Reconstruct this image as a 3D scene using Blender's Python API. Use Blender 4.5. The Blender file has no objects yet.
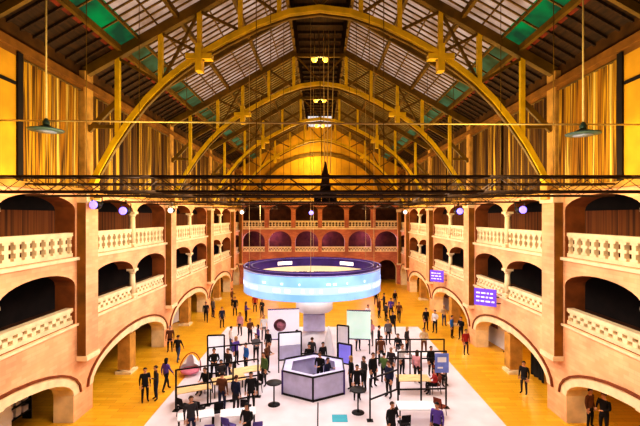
import bpy, bmesh, math, random
from mathutils import Vector, Matrix
R = random.Random(11)
PI = math.pi
SC = bpy.context.scene
COL = SC.collection
CAMH = 9.2          # eye height of the camera, standing on the upper gallery
W = 11.0            # half width of the hall
F = 400.0

# ------------------------------------------------------------------ materials
def lin(c):
    c = c / 255.0
    return c / 12.92 if c <= .04045 else ((c + .055) / 1.055) ** 2.4
def rgb(c): return (lin(c[0]), lin(c[1]), lin(c[2]), 1)
MATS = {}
def mat(name, c, rough=.7, var=.15, scale=3.0, metal=0.0, emit=0.0, c2=None, stretch=None, spec=.3):
    if name in MATS: return MATS[name]
    m = bpy.data.materials.new(name); m.use_nodes = True
    nt = m.node_tree; b = nt.nodes['Principled BSDF']
    tc = nt.nodes.new('ShaderNodeTexCoord'); n = nt.nodes.new('ShaderNodeTexNoise')
    n.inputs['Scale'].default_value = scale; n.inputs['Detail'].default_value = 4
    src = tc.outputs['Object']
    if stretch:
        mp = nt.nodes.new('ShaderNodeMapping'); mp.inputs['Scale'].default_value = stretch
        nt.links.new(src, mp.inputs['Vector']); src = mp.outputs['Vector']
    nt.links.new(src, n.inputs['Vector'])
    r = nt.nodes.new('ShaderNodeValToRGB')
    a = rgb(c); d = rgb(c2) if c2 else tuple(x * (1 - var * 2.2) for x in a[:3]) + (1,)
    r.color_ramp.elements[0].position = .32; r.color_ramp.elements[1].position = .68
    r.color_ramp.elements[0].color = d
    r.color_ramp.elements[1].color = a if c2 else tuple(min(1, x * (1 + var)) for x in a[:3]) + (1,)
    nt.links.new(n.outputs['Fac'], r.inputs['Fac'])
    nt.links.new(r.outputs['Color'], b.inputs['Base Color'])
    b.inputs['Roughness'].default_value = rough; b.inputs['Metallic'].default_value = metal
    b.inputs['Specular IOR Level'].default_value = spec
    if emit:
        nt.links.new(r.outputs['Color'], b.inputs['Emission Color'])
        b.inputs['Emission Strength'].default_value = emit
    MATS[name] = m
    return m

def brick_mat(name, c, c2, mortar):
    m = mat(name, c, .85)
    nt = m.node_tree; b = nt.nodes['Principled BSDF']
    tc = nt.nodes.new('ShaderNodeTexCoord'); mp = nt.nodes.new('ShaderNodeMapping')
    sep = nt.nodes.new('ShaderNodeSeparateXYZ'); cmb = nt.nodes.new('ShaderNodeCombineXYZ'); add = nt.nodes.new('ShaderNodeMath')
    nt.links.new(tc.outputs['Object'], sep.inputs[0])
    nt.links.new(sep.outputs['X'], add.inputs[0]); nt.links.new(sep.outputs['Y'], add.inputs[1])
    nt.links.new(add.outputs[0], cmb.inputs['X']); nt.links.new(sep.outputs['Z'], cmb.inputs['Y'])
    br = nt.nodes.new('ShaderNodeTexBrick'); br.inputs['Scale'].default_value = 1
    br.inputs['Brick Width'].default_value = .5; br.inputs['Row Height'].default_value = .16; br.inputs['Mortar Size'].default_value = .008
    br.inputs['Color1'].default_value = rgb(c); br.inputs['Color2'].default_value = rgb(c2); br.inputs['Mortar'].default_value = rgb(mortar)
    nt.links.new(cmb.outputs[0], br.inputs['Vector'])
    n = nt.nodes.new('ShaderNodeTexNoise'); n.inputs['Scale'].default_value = .45; n.inputs['Detail'].default_value = 3
    nt.links.new(tc.outputs['Object'], n.inputs['Vector'])
    mx = nt.nodes.new('ShaderNodeMix'); mx.data_type = 'RGBA'; mx.blend_type = 'MULTIPLY'
    rp = nt.nodes.new('ShaderNodeValToRGB'); rp.color_ramp.elements[0].color = (.78, .74, .72, 1); rp.color_ramp.elements[1].color = (1.15, 1.12, 1.05, 1)
    rp.color_ramp.elements[0].position = .35; rp.color_ramp.elements[1].position = .65
    nt.links.new(n.outputs['Fac'], rp.inputs['Fac'])
    mx.inputs['Factor'].default_value = 1
    nt.links.new(br.outputs['Color'], mx.inputs['A']); nt.links.new(rp.outputs['Color'], mx.inputs['B'])
    nt.links.new(mx.outputs['Result'], b.inputs['Base Color'])
    return m

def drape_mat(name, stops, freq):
    """irregular vertical bands of colour along the wall; on cloth they paint lit and shaded folds"""
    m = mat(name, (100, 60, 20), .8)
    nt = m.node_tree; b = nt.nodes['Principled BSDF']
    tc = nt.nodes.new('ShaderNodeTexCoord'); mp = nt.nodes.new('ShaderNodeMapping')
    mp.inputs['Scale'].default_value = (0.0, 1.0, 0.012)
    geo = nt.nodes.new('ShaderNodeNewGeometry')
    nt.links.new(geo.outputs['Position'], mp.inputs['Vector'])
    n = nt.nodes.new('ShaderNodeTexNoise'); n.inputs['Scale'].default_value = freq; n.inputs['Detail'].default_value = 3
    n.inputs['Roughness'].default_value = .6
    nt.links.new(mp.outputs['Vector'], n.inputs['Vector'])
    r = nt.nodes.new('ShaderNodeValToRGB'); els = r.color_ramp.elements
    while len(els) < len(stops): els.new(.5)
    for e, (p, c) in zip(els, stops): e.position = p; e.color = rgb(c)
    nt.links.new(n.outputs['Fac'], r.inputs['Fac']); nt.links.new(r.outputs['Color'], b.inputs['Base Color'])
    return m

def floor_mat(name, c, c2):
    m = mat(name, c, .35, spec=.5)
    nt = m.node_tree; b = nt.nodes['Principled BSDF']
    tc = nt.nodes.new('ShaderNodeTexCoord')
    br = nt.nodes.new('ShaderNodeTexBrick'); br.inputs['Scale'].default_value = 1
    br.inputs['Brick Width'].default_value = 1.2; br.inputs['Row Height'].default_value = .3; br.inputs['Mortar Size'].default_value = .006
    br.inputs['Color1'].default_value = rgb(c); br.inputs['Color2'].default_value = rgb(c2); br.inputs['Mortar'].default_value = rgb([x * .7 for x in c2])
    nt.links.new(tc.outputs['Object'], br.inputs['Vector'])
    nt.links.new(br.outputs['Color'], b.inputs['Base Color'])
    return m

def glass_mat(name, c, c2):
    """frosted roof glazing: daylight from outside passes through it"""
    m = bpy.data.materials.new(name); m.use_nodes = True
    nt = m.node_tree; nt.nodes.remove(nt.nodes['Principled BSDF'])
    out = nt.nodes['Material Output']
    tr = nt.nodes.new('ShaderNodeBsdfTranslucent'); di = nt.nodes.new('ShaderNodeBsdfDiffuse'); mx = nt.nodes.new('ShaderNodeMixShader')
    n = nt.nodes.new('ShaderNodeTexNoise'); n.inputs['Scale'].default_value = .9
    tc = nt.nodes.new('ShaderNodeTexCoord'); nt.links.new(tc.outputs['Object'], n.inputs['Vector'])
    r = nt.nodes.new('ShaderNodeValToRGB'); r.color_ramp.elements[0].position = .35; r.color_ramp.elements[1].position = .65
    r.color_ramp.elements[0].color = rgb(c2); r.color_ramp.elements[1].color = rgb(c)
    nt.links.new(n.outputs['Fac'], r.inputs['Fac'])
    nt.links.new(r.outputs['Color'], tr.inputs['Color']); nt.links.new(r.outputs['Color'], di.inputs['Color'])
    mx.inputs[0].default_value = .25
    nt.links.new(tr.outputs[0], mx.inputs[1]); nt.links.new(di.outputs[0], mx.inputs[2]); nt.links.new(mx.outputs[0], out.inputs['Surface'])
    MATS[name] = m
    return m

BRICK = brick_mat('salmon brick', (246, 190, 144), (238, 174, 128), (228, 174, 132))
BRICKE = brick_mat('dusky rose brick', (206, 132, 100), (186, 112, 88), (170, 112, 90))
GOLDE = mat('olive gold plaster', (206, 150, 34), .8, .2, .4)
CREAM = mat('cream stone', (246, 218, 172), .8, .08, 2)
CREAMD = mat('ochre stone', (205, 150, 70), .8, .15, 2)
BROWNTRIM = mat('brown glazed moulding', (128, 62, 26), .5, .15)
REVEAL = mat('shaded ochre brown plaster', (140, 76, 28), .85, .15, 1.5)  # ochre brown, darkened to put the deep openings' shade into the colour
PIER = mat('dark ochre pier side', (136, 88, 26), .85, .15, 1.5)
UPPERW = mat('umber upper brick', (92, 58, 12), .85, .25, 1.2)
GOLDW = mat('gold plaster', (222, 160, 36), .8, .15, .6)
FLOOR = floor_mat('golden parquet', (238, 180, 44), (222, 158, 26))
CARPET = mat('white carpet tiles', (226, 214, 222), .9, .05, .8)
TIMBER = mat('dark roof boards', (58, 34, 8), .8, .25, 2, stretch=(6, .4, 1))
RUST = mat('rust red roof boards', (120, 42, 10), .8, .25, 2)
BEAM = mat('brown roof steel', (112, 82, 16), .6, .2, 1.5)
GOLDST = mat('yellow painted steel', (236, 192, 26), .45, .12, 1.5)
GLASS1 = glass_mat('frosted pink roof glass', (214, 192, 184), (170, 140, 120))
GLASS2 = glass_mat('gold-hazed frosted roof glass', (168, 138, 74), (130, 98, 40))  # gold haze over the far bays is put into the glass colour
GREEN = glass_mat('teal roof glass', (20, 150, 84), (40, 84, 60))
GREEN2 = glass_mat('dull teal roof glass', (84, 120, 90), (70, 74, 40))
BLACK = mat('black metal', (26, 20, 18), .45, .2, 4, metal=.3)
BLACKC = mat('black cloth', (24, 20, 24), .9, .2, 4)
TRUSSM = mat('dark truss tube', (62, 44, 26), .6, .2, 4)
CABLE = mat('pale steel cable', (226, 196, 130), .5, .1, 4)
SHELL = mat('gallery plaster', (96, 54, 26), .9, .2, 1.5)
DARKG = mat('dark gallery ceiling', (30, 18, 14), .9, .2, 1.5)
WHITE = mat('white laminate', (236, 234, 242), .4, .04, 2)
LILAC = mat('lilac panel', (200, 196, 232), .5, .08, 2)
WOODT = mat('beige table top', (232, 196, 142), .5, .12, 2, stretch=(1, 6, 1))
SLAT = drape_mat('brown slatted wood', [(.3, (46, 20, 8)), (.5, (140, 78, 30)), (.7, (92, 42, 14))], 3.2)
DR_GOLD = drape_mat('gold pleated cloth', [(.36, (40, 16, 4)), (.42, (184, 122, 18)), (.47, (60, 32, 4)), (.52, (216, 158, 30)), (.56, (84, 46, 6)), (.6, (246, 204, 100)), (.65, (130, 66, 12)), (.7, (230, 172, 44))], 3.3)  # bands put fold shade and thin highlights into the cloth colour
DR_BROWN = drape_mat('brown pleated cloth', [(.36, (34, 14, 4)), (.42, (96, 60, 8)), (.47, (40, 16, 4)), (.53, (126, 86, 12)), (.57, (48, 20, 4)), (.61, (226, 174, 56)), (.65, (70, 32, 6)), (.7, (150, 104, 18))], 2.8)  # same painted folds and highlights, on a browner cloth
SCREEN = mat('pale blue LED screen', (150, 200, 250), .3, .06, .5, emit=.62, c2=(120, 172, 246))
SCREENW = mat('white LED lettering', (232, 244, 255), .3, .02, 1, emit=1.0)
SCREENI = mat('warm LED screen', (214, 190, 150), .3, .1, .5, emit=.6)
PURP = mat('purple rim metal', (66, 40, 110), .4, .15, 1)
PURPS = mat('purple lit panel', (112, 74, 214), .4, .1, .5, emit=.55)
PURPT = mat('pale lettering', (226, 216, 255), .4, .05, 1, emit=.7)
LENS = mat('violet lamp lens', (118, 104, 255), .3, .05, 1, emit=3.0)
LENSW = mat('white lamp lens', (255, 240, 225), .3, .05, 1, emit=1.6)
BULB = mat('warm lamp globe', (255, 190, 70), .3, .05, 1, emit=2.6)
mat('blue grey diffuser', (120, 124, 150), .5, .1, 2)
TEALM = mat('teal grey enamel', (62, 84, 84), .35, .15, 2, metal=.2)
TEAL = mat('teal floor sticker', (70, 170, 190), .6, .05, 2)

# ------------------------------------------------------------------ mesh collector
class MB:
    def __init__(s): s.v = []; s.f = []; s.m = []; s.smooth = []
    def face(s, pts, mi=0, sm=False):
        i = len(s.v); s.v += [tuple(p) for p in pts]; s.f.append(tuple(range(i, i + len(pts)))); s.m.append(mi); s.smooth.append(sm)
    def mesh(s, verts, faces, mi=0, sm=False):
        i = len(s.v); s.v += [tuple(p) for p in verts]
        for f in faces: s.f.append(tuple(i + k for k in f)); s.m.append(mi); s.smooth.append(sm)
    def box(s, x0, x1, y0, y1, z0, z1, mi=0):
        if x0 > x1: x0, x1 = x1, x0
        if y0 > y1: y0, y1 = y1, y0
        v = [(x0, y0, z0), (x1, y0, z0), (x1, y1, z0), (x0, y1, z0), (x0, y0, z1), (x1, y0, z1), (x1, y1, z1), (x0, y1, z1)]
        s.mesh(v, [(3, 2, 1, 0), (4, 5, 6, 7), (0, 1, 5, 4), (1, 2, 6, 5), (2, 3, 7, 6), (3, 0, 4, 7)], mi)
    def bar(s, a, b, w, h=None, mi=0, up=(0, 0, 1)):
        """rectangular bar from a to b"""
        h = h or w
        a = Vector(a); b = Vector(b); d = (b - a).normalized(); up = Vector(up)
        if abs(d.dot(up)) > .98: up = Vector((0, 1, 0))
        x = d.cross(up).normalized(); z = x.cross(d)
        v = [p + x * sx * w / 2 + z * sz * h / 2 for p in (a, b) for sx, sz in ((-1, -1), (1, -1), (1, 1), (-1, 1))]
        s.mesh(v, [(3, 2, 1, 0), (4, 5, 6, 7), (0, 1, 5, 4), (1, 2, 6, 5), (2, 3, 7, 6), (3, 0, 4, 7)], mi)
    def tube(s, pts, r, n=6, mi=0):
        pts = [Vector(p) for p in pts]
        rr = r if isinstance(r, (list, tuple)) else [r] * len(pts)
        rings = []
        for i, p in enumerate(pts):
            d = (pts[min(i + 1, len(pts) - 1)] - pts[max(i - 1, 0)]).normalized()
            up = Vector((0, 0, 1)) if abs(d.z) < .95 else Vector((0, 1, 0))
            x = d.cross(up).normalized(); z = x.cross(d)
            rings.append([p + (x * math.cos(2 * PI * k / n) + z * math.sin(2 * PI * k / n)) * rr[i] for k in range(n)])
        v = [q for r_ in rings for q in r_]; f = []
        for i in range(len(pts) - 1):
            for k in range(n):
                f.append((i * n + k, i * n + (k + 1) % n, (i + 1) * n + (k + 1) % n, (i + 1) * n + k))
        f.append(tuple(range(n))[::-1]); f.append(tuple((len(pts) - 1) * n + k for k in range(n)))
        s.mesh(v, f, mi, True)
    def lathe(s, prof, n=20, c=(0, 0, 0), mi=0, cap=True):
        v = []; f = []
        for r, z in prof:
            for k in range(n): v.append((c[0] + r * math.cos(2 * PI * k / n), c[1] + r * math.sin(2 * PI * k / n), c[2] + z))
        for i in range(len(prof) - 1):
            for k in range(n): f.append((i * n + k, i * n + (k + 1) % n, (i + 1) * n + (k + 1) % n, (i + 1) * n + k))
        if cap:
            f.append(tuple(range(n))[::-1]); f.append(tuple((len(prof) - 1) * n + k for k in range(n)))
        s.mesh(v, f, mi, True)
    def build(s, name, mats, parent=None, loc=None, bevel=0):
        me = bpy.data.meshes.new(name); me.from_pydata(s.v, [], s.f)
        if not isinstance(mats, (list, tuple)): mats = [mats]
        for m in mats: me.materials.append(m)
        for p, mi, sm in zip(me.polygons, s.m, s.smooth): p.material_index = mi; p.use_smooth = sm
        me.update()
        o = bpy.data.objects.new(name, me); COL.objects.link(o)
        if parent: o.parent = parent
        if loc: o.location = loc
        if bevel:
            b = o.modifiers.new('bevel', 'BEVEL'); b.width = bevel; b.segments = 2
        return o

def tag(o, label, cat, group=None, kind=None):
    o['label'] = label; o['category'] = cat
    if group: o['group'] = group
    if kind: o['kind'] = kind
    return o
def struct(o): o['kind'] = 'structure'; return o
def empty(name, loc, label, cat, group=None, rz=0, kind=None):
    o = bpy.data.objects.new(name, None); COL.objects.link(o); o.location = loc; o.rotation_euler.z = rz
    o.empty_display_size = .1
    return tag(o, label, cat, group, kind)
def copy_tree(o, parent=None):
    c = o.copy(); COL.objects.link(c); c.parent = parent
    for ch in list(o.children): copy_tree(ch, c)
    return c
def relabel(o, label, loc=None, rz=None):
    o['label'] = label
    if loc is not None: o.location = loc
    if rz is not None: o.rotation_euler.z = rz
    return o
def ground(u, v, z=0.0):
    """the point of the hall at height z that a sight line of the camera meets"""
    y = F * (CAMH - z) / (v - 217.0)
    return Vector(((u - 320) * y / F, y, z))

ORD = ['', 'first', 'second', 'third', 'fourth', 'fifth', 'sixth', 'seventh', 'eighth', 'ninth', 'tenth', 'eleventh', 'twelfth']
SIDE = {1: 'purple-sign side', -1: 'sign-free side'}
Y_START = -2.2; BAY = 10.4
PIERS = [Y_START + BAY * k for k in range(6)]        # -2.2 ... 49.8
Y_END = 55.0; HB = BAY / 2
HALVES = [Y_START + HB * k for k in range(11)]        # starts of half bays
ZTOP = 15.9                                            # wall head
# levels: ground arch 0..3.9, lower gallery 3.9..7.3, upper gallery 7.3..10.4
G_SP, G_AP = 1.2, 2.55
L_SILL, L_SP, L_AP = 4.42, 6.12, 6.8
U_SILL, U_SP, U_AP = 7.42, 9.5, 10.12
T = .9

def ell(a, b, sp, ap, n=14, grow=0.0):
    m = (a + b) / 2; h = (b - a) / 2 + grow
    return [(m - h * math.cos(PI * i / n), sp + (ap - sp + grow) * math.sin(PI * i / n)) for i in range(n + 1)]

def arch_cell(mb, P, s0, s1, z0, z1, a, b, sill, sp, ap, mi=0, mr=1, back=2, lo=False, hi=False):
    """wall field s0..s1 x z0..z1 with one arched opening a..b; P(s, z, t) places it; mr = material of the reveal"""
    c = ell(a, b, sp, ap)
    for t, m in ((0, mi), (T, back)):
        def q(*pts): mb.face([P(s, z, t) for s, z in pts], m)
        for x0, x1, op in ((s0, a, lo), (b, s1, hi)):
            if op: q((x0, z0), (x1, z0), (x1, sill), (x0, sill)); q((x0, sp), (x1, sp), (x1, z1), (x0, z1))
            else: q((x0, z0), (x1, z0), (x1, z1), (x0, z1))
        if sill > z0 + .01: q((a, z0), (b, z0), (b, sill), (a, sill))
        for (sa, za), (sb, zb) in zip(c, c[1:]): q((sa, za), (sb, zb), (sb, z1), (sa, z1))
    ring = ([(s0, sill), (s0, sp)] if lo else [(a, sill)]) + c + ([(s1, sp), (s1, sill)] if hi else [(b, sill)])
    for (sa, za), (sb, zb) in zip(ring, ring[1:] + ([ring[0]] if sill > z0 + .01 else [])):
        if sa == sb and ((lo and sa == s0) or (hi and sa == s1)): continue
        mb.face([P(sa, za, 0), P(sb, zb, 0), P(sb, zb, T), P(sa, za, T)], mr)

def archivolt(mb, P, a, b, sp, ap, g0, g1, t, mi=0):
    c0 = ell(a, b, sp, ap, 16, g0); c1 = ell(a, b, sp, ap, 16, g1)
    for i in range(16):
        p = [c0[i], c0[i + 1], c1[i + 1], c1[i]]
        mb.face([P(s, z, -t) for s, z in p], mi)
        mb.face([P(c1[i][0], c1[i][1], -t), P(c1[i + 1][0], c1[i + 1][1], -t), P(c1[i + 1][0], c1[i + 1][1], 0), P(c1[i][0], c1[i][1], 0)], mi)
        mb.face([P(c0[i][0], c0[i][1], -t), P(c0[i + 1][0], c0[i + 1][1], -t), P(c0[i + 1][0], c0[i + 1][1], 0), P(c0[i][0], c0[i][1], 0)], mi)

# ------------------------------------------------------------------ pierced balustrade and columns (built once, then copied)
def balustrade(L, z0, z1, n, label, holes):
    """along +X of its own frame from 0 to L; a pierced stone parapet"""
    root = empty('balustrade', (0, 0, 0), label, 'balustrade', 'pierced stone balustrades of the galleries')
    h = z1 - z0
    m = MB(); m.box(0, L, -.16, .16, h - .16, h); m.box(0, L, -.12, .12, h - .22, h - .16); m.build('handrail', CREAM, root)
    m = MB(); m.box(0, L, -.15, .15, 0, .16); m.build('plinth', CREAM, root)
    k = L / n; zz0, zz1 = .16, h - .22
    for i in range(n + 1):                     # one baluster block between each pair of openings
        m = MB(); x = i * k; w = .25 * k if 0 < i < n else .18 * k
        x0, x1 = max(0, x - w), min(L, x + w)
        if holes == 'quatrefoil':               # waisted block: notches make the dark crosses between
            zc = (zz0 + zz1) / 2; d = (zz1 - zz0)
            m.box(x0 + .04, x1 - .04, -.1, .1, zz0, zz1)
            m.box(x0 - .07, x1 + .07, -.1, .1, zc - d * .09, zc + d * .09)
            m.box(x0 - .05, x1 + .05, -.1, .1, zz0, zz0 + d * .14); m.box(x0 - .05, x1 + .05, -.1, .1, zz1 - d * .14, zz1)
        else:                                   # checker of blocks: upper and lower rows staggered
            zc = (zz0 + zz1) / 2
            m.box(x0, x1, -.1, .1, zz0, zc + .02)
            if i < n: m.box(x0 + k * .5, min(L, x1 + k * .5), -.1, .1, zc - .02, zz1)
        m.build('baluster', CREAM, root)
    return root

def stone_column(z0, z1, r, label, group, square=False):
    root = empty('column', (0, 0, z0), label, 'column', group, kind='thing')
    h = z1 - z0
    m = MB()
    if square: m.box(-r, r, -r, r, .25, h - .3)
    else: m.lathe([(r, .22), (r * .98, h * .5), (r * .86, h - .3)], 14)
    m.build('shaft', CREAMD if square else CREAM, root)
    m = MB(); m.box(-r * 1.3, r * 1.3, -r * 1.3, r * 1.3, 0, .14); m.lathe([(r * 1.25, .14), (r, .24)], 14); m.build('base', CREAM, root)
    m = MB(); m.lathe([(r * .86, h - .32), (r * 1.35, h - .14)], 14); m.box(-r * 1.45, r * 1.45, -r * 1.45, r * 1.45, h - .14, h); m.build('capital', CREAM, root)
    return root

OP = []                                        # openings per half bay: (a, b)
for i, h0 in enumerate(HALVES):
    at_pier = i % 2 == 0                       # this half starts at a pier
    a = h0 + (.64 if at_pier else .24); b = h0 + HB - (.24 if at_pier else .64)
    OP.append((a, b))

BL = HB - .64 - .27
balU = balustrade(BL, U_SILL, 8.5, 8, '', 'quatrefoil')
balL = balustrade(BL, L_SILL, 5.12, 9, '', 'checker')
colU = stone_column(U_SILL, U_SP + .02, .17, '', 'slim gallery columns'); colL = stone_column(L_SILL, L_SP + .02, .17, '', 'slim gallery columns')
colG = stone_column(0, 2.62, .36, '', 'square ochre pillars in the ground floor arches', True)
used = set()
def place(proto, label, loc, rz):
    o = proto if proto.name not in used else copy_tree(proto)
    used.add(proto.name)
    return relabel(o, label, loc, rz)

tn = [0]
def trim(mb, m): tn[0] += 1; return struct(mb.build('trim_%d' % tn[0], m))

# ------------------------------------------------------------------ side walls
for sd, nm in ((-1, 'left'), (1, 'right')):
    P = lambda s, z, t, sd=sd: (sd * (W + t), s, z)
    mb = MB()
    for i, h0 in enumerate(HALVES):
        a, b = OP[i]
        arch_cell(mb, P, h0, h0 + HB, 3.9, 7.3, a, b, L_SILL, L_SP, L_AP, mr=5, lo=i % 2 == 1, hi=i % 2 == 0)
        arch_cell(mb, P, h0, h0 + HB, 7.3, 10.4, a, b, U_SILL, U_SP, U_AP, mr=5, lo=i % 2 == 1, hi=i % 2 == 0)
    for p in PIERS:                            # ground arches span a whole bay, the last a half
        e = min(p + BAY, Y_END)
        arch_cell(mb, P, p, e, 0, 3.9, p + .75, e - .75, 0, G_SP, G_AP)
    # clerestory wall
    mb.face([P(Y_START, 10.4, 0), P(Y_END, 10.4, 0), P(Y_END, ZTOP + .5, 0), P(Y_START, ZTOP + .5, 0)], 3)
    # pilasters on the piers
    for p in PIERS + [Y_END - .3]:
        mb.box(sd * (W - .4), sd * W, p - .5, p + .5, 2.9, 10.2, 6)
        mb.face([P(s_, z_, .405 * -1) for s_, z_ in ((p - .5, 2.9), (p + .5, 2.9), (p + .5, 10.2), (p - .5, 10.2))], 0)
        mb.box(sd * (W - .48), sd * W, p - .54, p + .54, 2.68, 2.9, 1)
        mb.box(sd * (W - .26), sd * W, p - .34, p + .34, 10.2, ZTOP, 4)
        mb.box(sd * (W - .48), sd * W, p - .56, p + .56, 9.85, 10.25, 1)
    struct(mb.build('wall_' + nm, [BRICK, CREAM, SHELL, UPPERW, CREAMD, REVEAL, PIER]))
    # cream archivolts and their thin brown label mouldings
    m1 = MB(); m2 = MB()
    for p in PIERS:
        e = min(p + BAY, Y_END)
        archivolt(m1, P, p + .75, e - .75, G_SP, G_AP, 0, .42, .03)
        archivolt(m2, P, p + .75, e - .75, G_SP, G_AP, .42, .52, .09)
    trim(m1, CREAM); trim(m2, BROWNTRIM)
    m = MB(); m.box(sd * (W - .14), sd * W, Y_START, Y_END, 7.26, 7.4); trim(m, CREAM)
    m = MB(); m.box(sd * (W - .1), sd * W, Y_START, Y_END, 4.3, 4.4); trim(m, CREAM)
    m = MB(); m.box(sd * (W - .3), sd * W, Y_START, Y_END, 15.15, 15.45); m.box(sd * (W - .18), sd * W, Y_START, Y_END, 14.95, 15.15); trim(m, PIER)
    m = MB(); m.box(sd * (W - .24), sd * W, Y_START, Y_END, 10.28, 10.5); trim(m, CREAMD)
    # galleries behind the arcades
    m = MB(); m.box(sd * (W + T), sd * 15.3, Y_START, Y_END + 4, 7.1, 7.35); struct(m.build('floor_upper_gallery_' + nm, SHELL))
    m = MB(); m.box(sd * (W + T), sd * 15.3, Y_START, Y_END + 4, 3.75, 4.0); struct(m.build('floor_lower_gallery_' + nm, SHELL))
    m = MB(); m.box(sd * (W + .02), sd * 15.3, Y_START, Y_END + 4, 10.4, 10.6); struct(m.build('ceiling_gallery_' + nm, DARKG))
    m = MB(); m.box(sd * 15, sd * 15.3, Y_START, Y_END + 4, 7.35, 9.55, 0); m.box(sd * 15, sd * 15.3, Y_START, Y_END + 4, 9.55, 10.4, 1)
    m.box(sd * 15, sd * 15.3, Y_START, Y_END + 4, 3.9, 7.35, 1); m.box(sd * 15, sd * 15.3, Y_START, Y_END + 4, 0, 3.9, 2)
    struct(m.build('wall_gallery_' + nm, [SLAT, DARKG, GOLDW if sd > 0 else DARKG]))  # dark bands put the shade of the unlit interior into the wall colour
    # things in the openings
    for i, h0 in enumerate(HALVES):
        if i < 3: continue
        a, b = OP[i]
        k = 11 - i
        rz = PI / 2
        a = h0 + (.64 if i % 2 == 0 else .27)
        place(balU, f'pierced cream stone balustrade, upper gallery, {ORD[k]} opening from end wall, {SIDE[sd]}', (sd * (W + .24), a, U_SILL), rz)
        place(balL, f'chequered cream stone balustrade, lower gallery, {ORD[k]} opening from end wall, {SIDE[sd]}', (sd * (W + .24), a, L_SILL), rz)
        if i % 2 == 1:
            k2 = (11 - i + 1) // 2
            place(colU, f'slim cream stone column between upper gallery arches, {ORD[k2]} from end wall, {SIDE[sd]}', (sd * (W + .16), h0, U_SILL), 0)
            place(colL, f'slim cream stone column between lower gallery arches, {ORD[k2]} from end wall, {SIDE[sd]}', (sd * (W + .16), h0, L_SILL), 0)
            place(colG, f'square ochre pillar splitting a ground floor arch, {ORD[k2]} from end wall, {SIDE[sd]}', (sd * (W + .5), h0, 0), 0)

# ------------------------------------------------------------------ pleated drapes high on the walls
def drape(L, z0, z1):
    m = MB(); n = int(L / .085); pts = []
    for k in range(n + 1):
        x = L * k / n; ph = x * 2 * PI / .42
        pts.append((x, .07 * math.sin(ph) + .03 * math.sin(ph * .37 + 1)))
    nz = 4; v = []; f = []
    for j in range(nz + 1):
        z = z0 + (z1 - z0) * j / nz; s = 1.15 - .5 * j / nz
        for x, d in pts: v.append((x, d * s, z))
    for j in range(nz):
        for k in range(n): f.append((j * (n + 1) + k, j * (n + 1) + k + 1, (j + 1) * (n + 1) + k + 1, (j + 1) * (n + 1) + k))
    m.mesh(v, f, 0, True)
    return m
DM = {}
for sd in (-1, 1):
    for i, h0 in enumerate(HALVES):
        if i < 2: continue
        a, b = OP[i]; a += -.1; b += .1
        if i == 3: a += 1.0
        k = 11 - i
        near = i <= 3
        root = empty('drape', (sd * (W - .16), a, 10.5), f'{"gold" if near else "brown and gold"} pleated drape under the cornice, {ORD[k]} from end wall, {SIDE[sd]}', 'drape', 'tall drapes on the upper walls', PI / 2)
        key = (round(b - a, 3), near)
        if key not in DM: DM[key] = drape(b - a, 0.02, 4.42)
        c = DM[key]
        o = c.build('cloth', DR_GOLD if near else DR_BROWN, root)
        m = MB(); m.tube([(0, 0, 4.45), (b - a, 0, 4.45)], .05, 6); m.build('curtain_rod', BEAM, root)
    # blind gold niche beside the nearest drape
    m = MB(); x = sd * (W - .05)
    m.box(x, x - sd * .12, 12.9, 14.25, 10.5, 15.1, 0); m.box(x, x - sd * .2, 14.25, 14.5, 10.5, 15.1, 1)
    m.box(x - sd * .12, x - sd * .16, 13.0, 14.2, 13.9, 14.02, 1)
    trim(m, [GOLDW, DARKG])

# ------------------------------------------------------------------ end wall and the wall behind the camera
mb = MB()
P = lambda s, z, t: (s, Y_END + t, z)
NE = 6; EW = 2 * W / NE
for k in range(NE):
    s0 = -W + EW * k
    arch_cell(mb, P, s0, s0 + EW, 0, 3.9, s0 + .45, s0 + EW - .45, 0, 1.9, 3.3)
    arch_cell(mb, P, s0, s0 + EW, 3.9, 7.6, s0 + .25, s0 + EW - .25, L_SILL, 5.8, 7.25)
    arch_cell(mb, P, s0, s0 + EW, 7.6, 11.3, s0 + .3, s0 + EW - .3, 7.75, 10.0, 10.9, mr=0)
prof = [(-W, 11.3), (W, 11.3), (W, 16.2), (1.8, 21.6), (-1.8, 21.6), (-W, 16.2)]
mb.face([P(s, z, 0) for s, z in prof], 3)
struct(mb.build('wall_end', [BRICKE, CREAM, SHELL, GOLDE]))
m = MB()                                        # big shallow apse arch on the gable
archivolt(m, P, -8.2, 8.2, 11.6, 17.6, 0, .5, .2); trim(m, BEAM)
m = MB(); m.box(-W, W, Y_END - .14, Y_END, 11.2, 11.45); m.box(-W, W, Y_END - .12, Y_END, 7.5, 7.7); trim(m, CREAM)
m = MB(); m.box(-15.3, 15.3, Y_END + 4, Y_END + 4.2, 0, 11.4); struct(m.build('wall_gallery_end', SHELL))
m = MB(); m.box(-W, W, Y_END + T, Y_END + 4, 7.3, 7.55); m.box(-W, W, Y_END + T, Y_END + 4, 3.75, 4.0); struct(m.build('floor_gallery_end', SHELL))
m = MB(); m.box(-15.3, 15.3, Y_END + .02, Y_END + 4, 11.4, 11.6); struct(m.build('ceiling_gallery_end', DARKG))
be = balustrade(EW - .6, 0, .95, 7, '', 'quatrefoil'); be2 = balustrade(EW - .5, 0, .7, 8, '', 'checker')
POSE = ['first', 'second', 'third', 'fourth', 'fifth', 'sixth']
for k in range(NE):
    s0 = -W + EW * k
    place(be, f'pierced stone balustrade, end wall upper gallery, {POSE[NE - 1 - k]} opening counted from purple-sign side', (s0 + .3, Y_END + .2, 7.75), 0)
    place(be2, f'chequered stone balustrade, end wall lower gallery, {POSE[NE - 1 - k]} arch counted from purple-sign side', (s0 + .25, Y_END + .2, L_SILL), 0)
m = MB(); m.box(-15.3, 15.3, Y_START - .3, Y_START, 0, 11.3); m.face([(s, Y_START, z) for s, z in prof]); struct(m.build('wall_back', UPPERW))

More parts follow.
